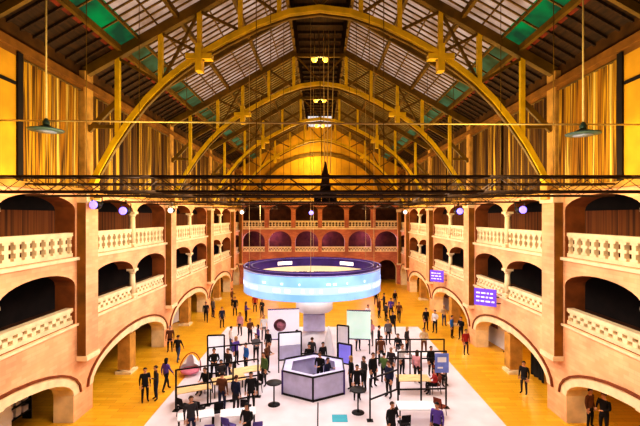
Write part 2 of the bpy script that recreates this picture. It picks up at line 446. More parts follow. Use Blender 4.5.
# ------------------------------------------------------------------ floor
m = MB(); m.box(-15.3, 15.3, Y_START, Y_END + 4, -.2, 0); struct(m.build('floor', FLOOR))
cp = MB(); cp.box(-7.75, 8.2, 4, 33.5, 0, .015)
tag(cp.build('carpet', CARPET), 'large white carpet laid along the middle of the golden floor', 'carpet')
m = MB(); m.box(-.13, -.07, 8, 19.8, .015, .02); tag(m.build('cable_cover', BLACK), 'thin dark cable strip on white carpet in front of lilac counter', 'cable cover')

# ------------------------------------------------------------------ roof
def roofz(x): return 22.1 - .57 * abs(x)
XP = [8.4, 6.6, 4.2, 1.8]
wn = [0]
for sd, nm in ((-1, 'left'), (1, 'right')):
    m = MB(); up = .32
    def rp(x, y, d=up, sd=sd): return (sd * x, y, roofz(x) + d)
    m.face([rp(11.4, Y_START), rp(11.4, Y_END), rp(9.25, Y_END), rp(9.25, Y_START)], 0)
    m.face([rp(9.6, Y_START, .27), rp(9.6, Y_END, .27), rp(9.25, Y_END, .27), rp(9.25, Y_START, .27)], 1)
    struct(m.build('ceiling_' + nm, [TIMBER, RUST]))
    for x in XP + [9.25]:
        m = MB(); w = .18 if x != 8.4 else .08
        m.bar((sd * x, Y_START, roofz(x) + .16), (sd * x, Y_END, roofz(x) + .16), w, .26 if x != 8.4 else .12); trim(m, BEAM)
    # board lines under the timber edge
    m = MB()
    y = Y_START + .65
    while y < Y_END:
        m.bar(rp(11.3, y, .24), rp(9.25, y, .24), .08, .08); y += .65
    trim(m, TIMBER)
    # glazing: strips between purlins, half bay by half bay
    for i, h0 in enumerate(HALVES):
        for j in range(4):
            x0, x1 = ([9.25] + XP)[j], ([9.25] + XP)[j + 1]
            if j == 0: x0 = 9.32
            g = (GREEN if i < 4 else GREEN2) if j == 0 else (GLASS1 if i < 6 else GLASS2)
            m = MB(); m.face([rp(x0, h0), rp(x0, h0 + HB), rp(x1, h0 + HB), rp(x1, h0)])
            wn[0] += 1
            wo = struct(m.build('window_%d' % wn[0], g))
            m = MB(); nb = 11 if j else 3
            for k in range(1, nb):
                yy = h0 + HB * k / nb
                m.bar(rp(x0, yy, .27), rp(x1, yy, .27), .06, .07)
            if j: 
                for q in (1 / 2,):
                    xm = x0 + (x1 - x0) * q; m.bar(rp(xm, h0, .26), rp(xm, h0 + HB, .26), .05, .08)
            m.build('glazing_bar', BEAM, wo)
    for k, p in enumerate(HALVES[1::2]):        # intermediate rafters
        m = MB(); m.bar((sd * 11, p, roofz(11) + .1), (sd * 1.8, p, roofz(1.8) + .1), .16, .3); trim(m, BEAM)
m = MB()                                        # closed ridge monitor
for sd in (-1, 1): m.face([(sd * 1.8, Y_START, roofz(1.8) + .3), (sd * 1.8, Y_END, roofz(1.8) + .3), (sd * 1.8, Y_END, 23.3), (sd * 1.8, Y_START, 23.3)])
m.face([(-1.8, Y_START, 23.3), (1.8, Y_START, 23.3), (1.8, Y_END, 23.3), (-1.8, Y_END, 23.3)])
y = Y_START
while y < Y_END:
    for x in (-1.72, 1.72): m.box(x - .06, x + .06, y, y + .16, roofz(1.8), 23.3)
    m.box(-1.7, 1.7, y, y + .14, 23.1, 23.3)
    y += 1.3
struct(m.build('ceiling_ridge', TIMBER))

# iron trusses -------------------------------------------------------------
ARCH = [(-10.78, 10.3), (-10.2, 11.45), (-9.55, 12.6), (-8.84, 13.65), (-8.05, 14.65), (-7.2, 15.5), (-6.4, 16.15), (-5.58, 16.72), (-4.2, 17.5), (-2.8, 18.2), (-1.4, 18.7), (0, 18.88)]
ARCH = ARCH + [(-x, z) for x, z in ARCH[-2::-1]]
def archz(x):
    for (xa, za), (xb, zb) in zip(ARCH, ARCH[1:]):
        if xa <= x <= xb: return za + (zb - za) * (x - xa) / (xb - xa)
def sweep(m, pts, w, h, y0=0, mi=0):
    n = len(pts); v = []; f = []
    for i, (x, z) in enumerate(pts):
        a = pts[max(i - 1, 0)]; b = pts[min(i + 1, n - 1)]
        dx, dz = b[0] - a[0], b[1] - a[1]; l = math.hypot(dx, dz); nx, nz = -dz / l, dx / l
        for sy, sn in ((-1, -1), (1, -1), (1, 1), (-1, 1)): v.append((x + nx * sn * h / 2, y0 + sy * w / 2, z + nz * sn * h / 2))
    for i in range(n - 1):
        for k in range(4): f.append((i * 4 + k, i * 4 + (k + 1) % 4, i * 4 + 4 + (k + 1) % 4, i * 4 + 4 + k))
    f += [(3, 2, 1, 0), tuple(4 * (n - 1) + k for k in range(4))]
    m.mesh(v, f, mi)
def truss():
    root = empty('roof_truss', (0, 0, 0), '', 'roof truss', 'iron roof trusses')
    m = MB(); sweep(m, ARCH, .32, .25); o = m.build('arch_rib', GOLDST, root)
    m = MB(); sweep(m, [(x, z - .28) for x, z in ARCH if abs(x) < 10.7], .16, .1); m.build('lower_flange', BEAM, root)
    for sd in (-1, 1):
        m = MB(); m.bar((sd * 11, 0, roofz(11) + .02), (sd * 1.75, 0, roofz(1.75) + .02), .3, .42); m.build('rafter', BEAM, root)
        for x in (9.4, 7.4, 5.6, 3.7, 1.9):
            m = MB(); m.bar((sd * x, 0, archz(-x) + .1), (sd * x, 0, roofz(x) - .1), .2, .2); m.build('strut', GOLDST, root)
        for xa, xb in ((9.4, 7.4), (7.4, 5.6), (5.6, 3.7), (3.7, 1.9)):
            m = MB(); m.bar((sd * xa, 0, roofz(xa) - .15), (sd * xb, 0, archz(-xb) + .12), .12, .12); m.build('brace', BEAM, root)
            if xa == 7.4:
                m = MB(); m.bar((sd * xa, 0, archz(-xa) + .12), (sd * xb, 0, roofz(xb) - .15), .12, .12); m.build('brace', BEAM, root)
        m = MB()                                 # ornamental bracket plate where the strut meets the arch
        m.box(sd * 5.0, sd * 6.2, -.2, .2, 16.5, 16.75); m.box(sd * 5.45, sd * 5.75, -.22, .22, 15.95, 17.2)
        m.build('bracket', GOLDST, root)
        m = MB(); m.box(sd * 10.4, sd * 10.98, -.3, .3, 10.0, 10.7); m.build('springer', CREAMD, root)
        m = MB(); m.bar((sd * 10.75, 0, 13.2), (sd * 9.4, 0, 14.6), .16, .22); m.bar((sd * 10.75, 0, 13.4), (sd * 9.45, 0, 13.4), .12, .16); m.build('wall_brace', BEAM, root)
    m = MB(); m.bar((-1.9, 0, 20.9), (1.9, 0, 20.9), .2, .24); m.bar((-1.75, 0, 20.9), (0, 0, 19.0), .1, .1); m.bar((1.75, 0, 20.9), (0, 0, 19.0), .1, .1)
    m.build('collar', BEAM, root)
    return root
tr = truss()
TL = {1: 'iron roof truss with the biggest yellow arch, nearest over the hall', 2: 'iron roof truss with yellow arch, second in depth, above the ring screen',
      3: 'iron roof truss with yellow arch, next but one before the end wall', 4: 'iron roof truss with small yellow arch right before the end wall'}
for k, p in enumerate(PIERS[2:], 1):
    o = tr if k == 1 else copy_tree(tr)
    relabel(o, TL[k], (0, p, 0))

# ridge lamps in pairs ------------------------------------------------------
def ridge_lamp():
    root = empty('hanging_lamp', (0, 0, 0), '', 'lamp', 'globe lamps hung along the ridge')
    m = MB(); m.lathe([(.02, -.26), (.16, -.2), (.24, -.04), (.2, .1), (.1, .18)], 14); m.build('globe', BULB, root)
    m = MB(); m.lathe([(.12, .16), (.1, .26), (.03, .34)], 12); m.tube([(0, 0, .3), (0, 0, 1.9)], .025); m.build('stem', BEAM, root)
    return root
rl = ridge_lamp()
for k, (p, z) in enumerate(((29.6, 20.9), (40, 20.9), (50.4, 20.7))):
    for sd in (-1, 1):
        o = rl if (k == 0 and sd < 0) else copy_tree(rl)
        relabel(o, f'glowing globe lamp under the ridge, {ORD[k + 1]} pair, {"purple-sign" if sd > 0 else "opposite"} side of the pair', (sd * .42, p, z))

# ------------------------------------------------------------------ black lighting trusses
def box_truss(L, s=.42):
    root = empty('lighting_truss', (0, 0, 0), '', 'lighting truss', 'dark lighting trusses across the hall')
    for y in (-s / 2, s / 2):
        for z in (-s / 2, s / 2):
            m = MB(); m.tube([(-L / 2, y, z), (L / 2, y, z)], .036, 6); m.build('chord', TRUSSM, root)
    m = MB(); n = int(L / .6)
    for k in range(n):
        xa = -L / 2 + L * k / n; xb = xa + L / n
        for y in (-s / 2, s / 2):
            a, b = (-s / 2, s / 2) if k % 2 else (s / 2, -s / 2)
            m.tube([(xa, y, a), (xb, y, b)], .01, 4)
        m.tube([(xa, -s / 2, s / 2), (xb, s / 2, s / 2)], .02, 4)
    m.build('web_lattice', TRUSSM, root)
    for x in (-6.6, -1.8, 1.8, 6.6):
        m = MB(); m.tube([(x, 0, s / 2), (x, 0, roofz(x) - 10.15)], .012, 4); m.build('suspension_cable', BEAM, root)
    return root
bt = box_truss(21.2)
TY = [(11.3, 10.12), (14.6, 10.18), (19.8, 10.15), (24.6, 10.2), (34, 10.2), (44, 10.3)]
for k, (y, z) in enumerate(TY):
    o = bt if k == 0 else copy_tree(bt)
    relabel(o, f'dark box truss spanning the hall at gallery height, {ORD[len(TY) - k]} from end wall', (0, y, z))

# thin pale tie cable and the two disc pendants
m = MB(); m.tube([(-W, 13, 12.35), (0, 13, 12.24), (W, 13, 12.2)], .028, 6)
tag(m.build('tie_cable', CABLE), 'thin pale cable strung straight across the hall between the upper walls', 'cable')
def pendant(cl):
    root = empty('pendant_lamp', (0, 0, 0), '', 'pendant lamp')
    m = MB(); m.lathe([(.3, .0), (.5, 0.02), (.52, .06), (.3, .11), (.1, .2)], 24); m.build('shade', TEALM, root)
    m = MB(); m.lathe([(.1, .18), (.11, .3), (.05, .42)], 14); m.build('socket', TEALM, root)
    m = MB(); m.lathe([(.3, -.015), (.28, .012)], 18); m.build('diffuser', MATS['blue grey diffuser'], root)
    m = MB(); m.tube([(0, 0, .4), (0, 0, 6.1)], .03, 6); m.build('cord', CABLE, root)
    return root
pd = pendant(0); relabel(pd, 'grey disc pendant lamp on a long cord, hanging opposite the purple signs', (-8.9, 13, 11.98))
pe = copy_tree(pd); relabel(pe, 'grey disc pendant lamp on a long cord, hanging on the purple-sign side', (8.55, 13, 11.86))

# stage lights ---------------------------------------------------------------
def stage_light(lens):
    root = empty('stage_light', (0, 0, 0), '', 'stage light')
    m = MB(); m.lathe([(.1, -.2), (.16, -.1), (.17, .24)], 14)
    m.v = [(x, -z, y) for x, y, z in m.v]; m.build('housing', BLACK, root)
    m = MB(); m.lathe([(.155, .2), (.16, .27), (.12, .31), (.04, .33)], 14); m.v = [(x, -z, y) for x, y, z in m.v]
    m.build('lens', lens, root)
    m = MB(); m.bar((-.2, 0, 0), (-.2, 0, .3), .03); m.bar((.2, 0, 0), (.2, 0, .3), .03); m.bar((-.21, 0, .3), (.21, 0, .3), .03); m.bar((0, 0, .3), (0, 0, .45), .05)
    m.build('yoke', BLACK, root)
    return root
sl_v = stage_light(LENS); sl_w = stage_light(LENSW); slu = set()
def put_light(proto, loc, label, rz=0, s=1):
    o = proto if proto.name not in slu else copy_tree(proto); slu.add(proto.name)
    relabel(o, label, loc, rz); o.scale = (s, s, s); return o
put_light(sl_v, (-10.25, 18.4, 9.75), 'violet stage light beside the nearest pier, opposite the purple signs', 0, 1.15)
put_light(sl_v, (-9.6, 19.8, 9.5), 'violet stage light under a truss end, opposite the purple signs', 0, 1.2)
put_light(sl_v, (9.9, 19.8, 9.55), 'violet stage light under a truss end on the purple-sign side', 0, 1.15)
put_light(sl_v, (8.5, 24.6, 9.55), 'violet stage light on the truss just behind, purple-sign side', 0, 1.2)
put_light(sl_w, (-9.1, 24.6, 9.6), 'white stage light under a truss, opposite the purple signs', 0, 1)
put_light(sl_v, (-.75, 34, 9.55), 'violet stage light at mid truss above the ring screen', 0, 1.15)
put_light(sl_w, (-6.6, 34, 9.6), 'white stage light on the deeper truss, opposite the purple signs', 0, 1)
put_light(sl_w, (7.2, 34, 9.6), 'white stage light on the deeper truss, purple-sign side', 0, 1)

# loudspeaker cluster hanging above the ring ----------------------------------
root = empty('loudspeaker_cluster', (.35, 26, 10.1), 'dark loudspeaker cluster hanging on cables above the ring screen', 'loudspeaker')
m = MB()
for x in (-.5, 0, .5):
    m.box(x - .24, x + .24, -.3 + abs(x) * .4, .3 + abs(x) * .2, 0, .62); 
m.build('lower_cabinet', BLACK, root, bevel=.02)
m = MB(); m.box(-.34, .34, -.3, .3, .68, 1.25); m.build('middle_cabinet', BLACK, root, bevel=.02)
m = MB(); m.box(-.26, .26, -.22, .22, 1.3, 1.9); m.lathe([(.2, 1.9), (.12, 2.3), (.04, 2.7)], 10); m.build('hoist', MATS['dark truss tube'], root)
for x in (-.42, -.12, .22, .62):
    m = MB(); m.tube([(x * .5, 0, 1.9), (x, 0, 11.2)], .03, 5); m.build('cable', CABLE if x > -.3 else BEAM, root)

# ------------------------------------------------------------------ ring LED screen
RC = Vector((-.55, 28.6, 0)); RR = 4.82; Z0, Z1 = 4.12, 5.6
root = empty('ring_screen', (RC.x, RC.y, 0), 'big hanging ring of pale blue LED screen above the stands', 'LED screen')
def cyl(m, r, z0, z1, n=96, inward=False, a0=0, a1=2 * PI):
    v = []; f = []
    for k in range(n + 1):
        t = a0 + (a1 - a0) * k / n
        v += [(r * math.cos(t), r * math.sin(t), z0), (r * math.cos(t), r * math.sin(t), z1)]
    for k in range(n): f.append((2 * k, 2 * k + 2, 2 * k + 3, 2 * k + 1) if not inward else (2 * k, 2 * k + 1, 2 * k + 3, 2 * k + 2))
    m.mesh(v, f, 0, True)
m = MB(); cyl(m, RR, Z0, Z1); m.build('outer_screen', SCREEN, root)
m = MB(); cyl(m, RR + .012, Z0 + .42, Z0 + .86); m.build('caption_band', mat('soft white LED band', (172, 206, 250), .3, .03, 1, emit=.66), root)
m = MB()
rr = random.Random(3)
t = 0
while t < 2 * PI:                                # rows of small illegible lettering round the outer face
    w = rr.uniform(.03, .1)
    if rr.random() < .72:
        for z0, z1 in ((Z0 + .52, Z0 + .74),): cyl(m, RR + .022, z0, z1, 2, False, t, t + w * .8)
    if rr.random() < .3: cyl(m, RR + .022, Z0 + .98, Z0 + 1.1, 2, False, t, t + w * .6)
    t += w
m.build('caption_lettering', SCREENW, root)
m = MB(); cyl(m, RR - .25, Z0, Z0 + 1.03, inward=True); m.build('inner_screen', SCREENI, root)
m = MB(); cyl(m, RR - .25, Z0 + 1.03, Z1 + .3, inward=True); m.build('inner_lining', PURP, root)
m = MB(); t = 0
while t < 2 * PI:
    w = rr.uniform(.02, .05)
    if rr.random() < .75: cyl(m, RR - .27, Z0 + .35, Z0 + .6, 1, True, t, t + w * .75)
    t += w
m.build('inner_lettering', mat('dark LED lettering', (96, 76, 84), .4, .05, 1), root)
for (r0, r1, z) in ((RR - .25, RR + .02, Z0 - .02), (RR - .25, RR + .02, Z1 + .02)):
    m = MB()
    for k in range(96):
        a, b = 2 * PI * k / 96, 2 * PI * (k + 1) / 96
        m.face([(r0 * math.cos(a), r0 * math.sin(a), z), (r1 * math.cos(a), r1 * math.sin(a), z), (r1 * math.cos(b), r1 * math.sin(b), z), (r0 * math.cos(b), r0 * math.sin(b), z)])
    m.build('rim_plate', LILAC, root)
m = MB(); pr = [(RR * math.cos(2 * PI * k / 64), RR * math.sin(2 * PI * k / 64), Z1 + .2) for k in range(65)]; m.tube(pr, .07, 6)
pr = [(( RR - .5) * math.cos(2 * PI * k / 64), (RR - .5) * math.sin(2 * PI * k / 64), Z1 + .2) for k in range(65)]; m.tube(pr, .05, 6)
m.build('carrier_truss', PURP, root)
for x in (-2.3, 2.7):
    m = MB(); a = math.acos(x / (RR - .3)); 
    cyl(m, RR - .28, Z1 - .28, Z1 - .02, 8, True, a - .14, a + .14); m.build('spotlight', LENSW, root)
for k in range(6):
    t = 2 * PI * (k + .5) / 6
    m = MB(); x, y = (RR - .1) * math.cos(t), (RR - .1) * math.sin(t); m.tube([(x, y, Z1), (x, y, roofz(RC.x + x) - .1)], .014, 4); m.build('suspension_cable', CABLE, root)

# ------------------------------------------------------------------ the white info tower under the ring
root = empty('info_tower', (-.4, 28.2, .015), 'white tapering info tower with lilac screen under the ring', 'info tower')
m = MB(); m.lathe([(1.25, 0), (1.2, .9), (.62, 1.15), (.55, 2.2), (.75, 2.6)], 8); m.build('base', WHITE, root)
m = MB(); m.box(-.75, .75, -.82, .5, 1.35, 2.5); m.build('screen', PURPS if False else LILAC, root, bevel=.03)
m = MB(); m.lathe([(1.15, 2.6), (1.3, 2.75), (1.3, 3.35), (1.0, 3.5)], 24); m.build('crown', WHITE, root)
for nm, x, y, w, z0, z1, c, cc in (('projection_screen', -2.45, 26.9, 2.1, 1.0, 3.0, 'white projection screen with a pink picture standing under the ring', mat('bright projection sheet', (232, 226, 240), .5, .05, 1, emit=.35)),
                                   ('projection_screen', 2.6, 26.9, 1.6, 1.0, 2.9, 'mint white projection screen standing under the ring beside the tower', mat('mint screen', (206, 236, 226), .5, .06, 1, emit=.35))):
    root = empty(nm, (x, y, 0), c, 'screen', rz=.12 if x < 0 else -.12)
    m = MB(); m.box(-w / 2, w / 2, -.04, .04, z0, z1); m.build('panel', cc, root)
    m = MB(); m.bar((-w / 2, 0, z0), (w / 2, 0, z0), .08); m.bar((-w / 2, 0, z1), (w / 2, 0, z1), .08); m.build('batten', PURP, root)
    for sx in (-1, 1):
        m = MB(); m.tube([(sx * w * .46, 0, 0), (sx * w * .46, 0, z1)], .04, 6); m.build('leg', BLACK, root)
    if x < 0:
        m = MB(); m.lathe([(.01, 0), (.42, .01)], 16); m.v = [(px - .25, -.06, pz_ + 1.95) for px, pz_, _ in m.v]; m.build('picture', mat('pink picture', (216, 150, 170), .6, .3, 3), root)

# white cone beside the tower
root = empty('display_cone', (.55, 25.2, .015), 'slender white display cone standing beside the info tower', 'display')
m = MB(); m.lathe([(.5, 0), (.42, .5), (.16, 1.9), (.05, 2.3)], 20); m.build('body', WHITE, root)
m = MB(); m.lathe([(.56, 0), (.56, .05)], 20); m.build('base', LILAC, root)

# ------------------------------------------------------------------ hexagonal counter
root = empty('reception_counter', (-.35, 21.6, .015), 'six-sided lilac counter with dark edges below the ring screen', 'counter')
hp = [(1.85 * math.cos(-PI / 2 + k * PI / 3), 1.75 * math.sin(-PI / 2 + k * PI / 3)) for k in range(6)]
for k in range(6):
    a, b = Vector(hp[k]), Vector(hp[(k + 1) % 6])
    m = MB(); q = .0
    m.face([(a.x, a.y, .08), (b.x, b.y, .08), (b.x, b.y, 1.18), (a.x, a.y, 1.18)]); a2, b2 = a * .94, b * .94
    m.face([(b2.x, b2.y, .08), (a2.x, a2.y, .08), (a2.x, a2.y, 1.18), (b2.x, b2.y, 1.18)])
    m.build('panel', LILAC, root)
    for zz, hh in ((.05, .1), (1.22, .07)): m = MB(); m.bar((a.x, a.y, zz), (b.x, b.y, zz), .07, hh); m.build('edge_rail', BLACK, root)
    m = MB(); a3, b3 = a * .72, b * .72; m.face([(a3.x, a3.y, 1.17), (a.x, a.y, 1.17), (b.x, b.y, 1.17), (b3.x, b3.y, 1.17)]); m.build('worktop', LILAC, root)
    m = MB(); m.bar((a.x, a.y, 0), (a.x, a.y, 1.26), .09); m.build('corner_post', PURP if k else BLACK, root)
m = MB(); m.box(.55, 1.25, 17.9, 18.6, .015, .02); tag(m.build('floor_sticker', TEAL), 'teal sticker on the white carpet in front of the lilac counter', 'sticker')

# ------------------------------------------------------------------ furniture
def table(w, d, h, top=WOODT):
    root = empty('table', (0, 0, 0), '', 'table')
    m = MB(); m.box(-w / 2, w / 2, -d / 2, d / 2, h - .05, h); m.build('tabletop', top, root, bevel=.01)
    for x in (-1, 1):
        for y in (-1, 1):
            m = MB(); m.box(x * (w / 2 - .06) - .025, x * (w / 2 - .06) + .025, y * (d / 2 - .06) - .025, y * (d / 2 - .06) + .025, 0, h - .05); m.build('leg', BLACK, root)
    return root
def chair(m1):
    root = empty('chair', (0, 0, 0), '', 'chair')
    m = MB(); m.box(-.22, .22, -.22, .22, .42, .48); m.build('seat', m1, root, bevel=.02)
    m = MB(); v = [(-.21, .2, .58), (.21, .2, .58), (.2, .27, .92), (-.2, .27, .92), (-.21, .24, .58), (.21, .24, .58), (.2, .31, .92), (-.2, .31, .92)]
    m.mesh(v, [(0, 1, 2, 3), (7, 6, 5, 4), (0, 4, 5, 1), (1, 5, 6, 2), (2, 6, 7, 3), (3, 7, 4, 0)]); m.build('backrest', m1, root, bevel=.015)
    for x in (-1, 1):
        m = MB(); m.tube([(x * .19, -.19, .43), (x * .21, -.22, 0)], .018, 6); m.build('leg', BLACK, root)
        m = MB(); m.tube([(x * .19, .26, .7), (x * .19, .2, .43), (x * .21, .25, 0)], .018, 6); m.build('leg', BLACK, root)
    return root
def bar_table():
    root = empty('bar_table', (0, 0, 0), '', 'bar table')
    m = MB(); m.lathe([(.36, 1.05), (.38, 1.07), (.38, 1.1), (.36, 1.11)], 24); m.build('tabletop', BLACK, root)
    m = MB(); m.lathe([(.035, .03), (.035, 1.06)], 10); m.build('pole', BLACK, root)
    m = MB(); m.lathe([(.3, 0), (.29, .025), (.05, .05)], 24); m.build('base', BLACK, root)
    return root
C0 = .015
b1 = bar_table(); relabel(b1, 'round black bar table to the purple-sign side of the lilac counter', ground(358, 413) + Vector((0, 0, C0)))
b2 = copy_tree(b1); relabel(b2, 'round black bar table beside the lilac counter, away from the purple signs', ground(274, 405) + Vector((0, 0, C0)))
tb = table(1.7, .85, .75)
TAB = [(193, 403, .42, 'beige wooden table at the outer corner of the open-frame booth with white wall'), (229, 393, .42, 'beige wooden table in the middle of the booth with the white wall'),
       (247, 383, .42, 'beige wooden table at the back of the booth with the white wall'), (413, 392, 0, 'beige wooden table inside the booth hung with a blue poster'),
       (416, 422, 0, 'white table in front of the booth hung with a blue poster')]
for k, (u, v, rz, l) in enumerate(TAB):
    o = tb if k == 0 else copy_tree(tb); p = ground(u, v); relabel(o, l, p + Vector((0, 0, C0)), rz)
    if 'white table' in l:
        for c in o.children:
            if c.name.startswith('tabletop'): c.data = c.data.copy(); c.data.materials[0] = WHITE
CHB = chair(BLACKC); CHR = chair(mat('red brown upholstery', (134, 62, 40), .8, .2, 3))
chu = set()
def put_chair(proto, u, v, rz, l):
    o = proto if proto.name not in chu else copy_tree(proto); chu.add(proto.name)
    relabel(o, l, ground(u, v) + Vector((0, 0, C0)), rz)
for u, v, rz, l in ((184, 416, 2.6, 'black chair in front of the outermost beige table of the white-walled booth'), (199, 419, 2.9, 'black chair nearest the camera before the white-walled booth'),
                    (205, 392, -.5, 'black chair behind the outermost beige table, white-walled booth'), (218, 421, 3.5, 'black chair turned askew before the middle beige table'),
                    (246, 417, 3.1, 'black chair at the near edge of the middle beige table'), (221, 383, .4, 'black chair behind the middle beige table'),
                    (256, 393, -.8, 'black chair at the end of the rearmost beige table'), (404, 434, 3.3, 'black chair before the white table at one end'),
                    (437, 435, 2.8, 'black chair before the white table at the end facing the purple signs')):
    put_chair(CHB, u, v, rz, l)
for u, v, rz, l in ((435, 393, -1.5, 'red brown chair at the end of the table by the blue poster'), (439, 383, .5, 'red brown chair in the corner under the blue poster'), (440, 416, 2.4, 'red brown chair outside the rail below the blue poster')):
    put_chair(CHR, u, v, rz, l)

CHV = chair(mat('violet upholstery', (96, 78, 150), .8, .15, 3))
for u, v, rz, l in ((184, 447, 2.9, 'violet chair at the carpet edge before the white-walled booth'), (211, 444, 3.2, 'violet chair in the row closest to the camera, before the middle beige table'),
                    (229, 437, 2.7, 'violet chair in the row closest to the camera, facing the bar table'), (257, 441, 3.4, 'violet chair closest to the bar table away from the purple signs'),
                    (425, 453, 2.9, 'violet chair closest to the camera, in front of the white table'), (409, 455, 3.3, 'violet chair next to the blue poster booth, closest row, inner end')):
    put_chair(CHV, u, v, rz, l)
lt = table(1.5, .7, .74, WHITE)
for k, (u, v, rz, l) in enumerate(((196, 432, .3, 'white table in the closest row, before the outermost beige table'), (238, 429, .2, 'white table in the closest row, near the bar table'),
                        (222, 372, .1, 'white table at the back of the white-walled booth'), (392, 366, 0, 'white table behind the blue poster booth, inner end'), (424, 366, 0, 'white table behind the blue poster booth, outer end'))):
    o = lt if k == 0 else copy_tree(lt); relabel(o, l, ground(u, v) + Vector((0, 0, C0)), rz)
# open metal booth frames ------------------------------------------------------
def booth(name, label, pts, h, rails, posts):
    a, b = Vector(pts[0]), Vector(pts[1])
    root = empty(name, (a.x, a.y, C0), label, 'booth frame')
    d = b - a
    for t in posts:
        m = MB(); p = d * t; m.bar((p.x, p.y, 0), (p.x, p.y, h), .07); m.box(p.x - .14, p.x + .14, p.y - .14, p.y + .14, 0, .02); m.build('post', BLACK, root)
    for z in rails:
        m = MB(); m.bar((0, 0, z), (d.x, d.y, z), .06); m.build('rail', BLACK, root)
    return root
def xy(u, v): p = ground(u, v); return (p.x, p.y)
booth('booth_frame', 'long dark open frame around the beige tables, by the white wall panel', (xy(176, 411), xy(258, 397)), 1.95, (.06, 1.1, 1.93), (0, .37, .68, 1))
booth('booth_frame', 'dark open frame along the back of the beige tables', (xy(208, 384), xy(262, 377)), 2.0, (1.98,), (0, .5, 1))
r_ = booth('booth_frame', 'dark open frame hung with a blue poster on the purple-sign side of the carpet', (xy(398, 409), xy(446, 408)), 2.75, (.92, 2.72), (0, .48, 1))
booth('booth_frame', 'low dark frame linking the bar table to the blue poster booth', (xy(370, 421), xy(398, 409)), 1.9, (.95, 1.88), (0,))
booth('booth_frame', 'dark back frame behind the booth with the blue poster', (xy(376, 380), xy(444, 380)), 2.3, (1.2, 2.28), (0, .5, 1))
# white wall panel, posters, leaning screens
def board(name, label, cat, u, v, w, z0, z1, face, rz=0, leg=True, tilt=0, frame=BLACK):
    p = ground(u, v); root = empty(name, (p.x, p.y, C0), label, cat, rz=rz)
    m = MB(); m.box(-w / 2, w / 2, -.03, .03, z0, z1); o = m.build('panel', face, root)
    m = MB(); e = .05
    for a, b in (((-w / 2, 0, z0), (-w / 2, 0, z1)), ((w / 2, 0, z0), (w / 2, 0, z1)), ((-w / 2, 0, z0), (w / 2, 0, z0)), ((-w / 2, 0, z1), (w / 2, 0, z1))): m.bar(a, b, .08, .08)
    m.build('frame', frame, root)
    if leg and z0 > .1:
        for sx in (-1, 1):
            m = MB(); m.bar((sx * w / 2, 0, 0), (sx * w / 2, 0, z0), .06); m.build('leg', BLACK, root)
    return root
board('partition_panel', 'tall white partition panel behind the beige tables', 'partition', 216, 375, .95, .1, 2.3, mat('white board with added glow', (232, 232, 244), .4, .04, 2, emit=.4), .1)  # the board's glow is added to brighten it
o = board('display_screen', 'white over lilac display screen in a dark frame behind the counter', 'screen', 290, 372, 1.35, .75, 2.35, LILAC, .25)
m = MB(); m.box(-.62, .62, -.045, -.032, 1.6, 2.3); m.build('white_picture', MATS['white board with added glow'], o)
board('display_screen', 'violet display screen turned toward the info tower', 'screen', 345, 373, .85, .55, 1.7, mat('violet screen', (136, 128, 232), .4, .08, 1, emit=.35), -.5)
board('display_screen', 'plain white display screen standing behind the violet one', 'screen', 343, 362, .75, .8, 2.3, WHITE, -.4)
pz = ground(440, 409)
root = empty('poster', (5.85, pz.y - .06, C0 + 1.75), 'blue poster hung at the top of the dark booth frame', 'poster')
m = MB(); m.box(-.36, .3, -.01, .01, 0, .92); m.build('sheet', mat('blue poster', (120, 140, 224), .6, .15, 2), root)
m = MB(); m.box(-.24, .18, -.016, -.01, .5, .74); m.build('picture', WHITE, root); m = MB(); m.box(-.24, .02, -.016, -.01, .2, .28); m.build('lettering', WHITE, root)
# fence of short bars behind the counter
root = empty('low_railing', (-1.35, 23.9, C0), 'low dark railing with upright bars behind the lilac counter', 'railing')
m = MB(); m.bar((-.75, 0, .95), (.75, .3, .95), .06); m.bar((-.75, 0, .3), (.75, .3, .3), .05); m.build('rail', BLACK, root)
for k in range(7):
    m = MB(); x = -.75 + .25 * k; m.bar((x, .05 * k, 0), (x, .05 * k, .95), .035); m.build('bar', BLACK, root)
# round white pod chair
p = ground(190, 375)
root = empty('pod_chair', (p.x, p.y, 0), 'round white pod chair with red rim at the carpet edge', 'chair')
m = MB(); v = []; f = []; N = 16
for i in range(N + 1):
    a = PI * i / N
    for j in range(7):
        b = (PI * .5) * j / 6
        v.append((.62 * math.cos(a) * (.35 + .65 * math.cos(b)) , .45 * math.sin(a) * (.4 + .6 * math.cos(b)), .25 + .9 * math.sin(b) * (.45 + .55 * math.sin(a))))
for i in range(N):
    for j in range(6): f.append((i * 7 + j, (i + 1) * 7 + j, (i + 1) * 7 + j + 1, i * 7 + j + 1))
m.mesh(v, f, 0, True); m.build('shell', WHITE, root)
m = MB(); m.lathe([(.5, .2), (.55, .28), (.5, .36), (.1, .4)], 20); m.build('cushion', mat('rose cushion', (206, 120, 140), .8, .1, 2), root)
m = MB(); m.lathe([(.34, 0), (.34, .03), (.06, .06), (.06, .22)], 18); m.build('pedestal', WHITE, root)
m = MB(); m.tube([(.62 * math.cos(PI * i / N), .45 * math.sin(PI * i / N) - .02, .26 + .9 * .45 * 0 + .0 + 0 + (.9 * (.45 + .55 * math.sin(PI * i / N))) * math.sin(PI * i / N) ** .5) for i in range(N + 1)], .03, 6); m.build('rim', mat('red piping', (150, 40, 40), .6, .1, 2), root)

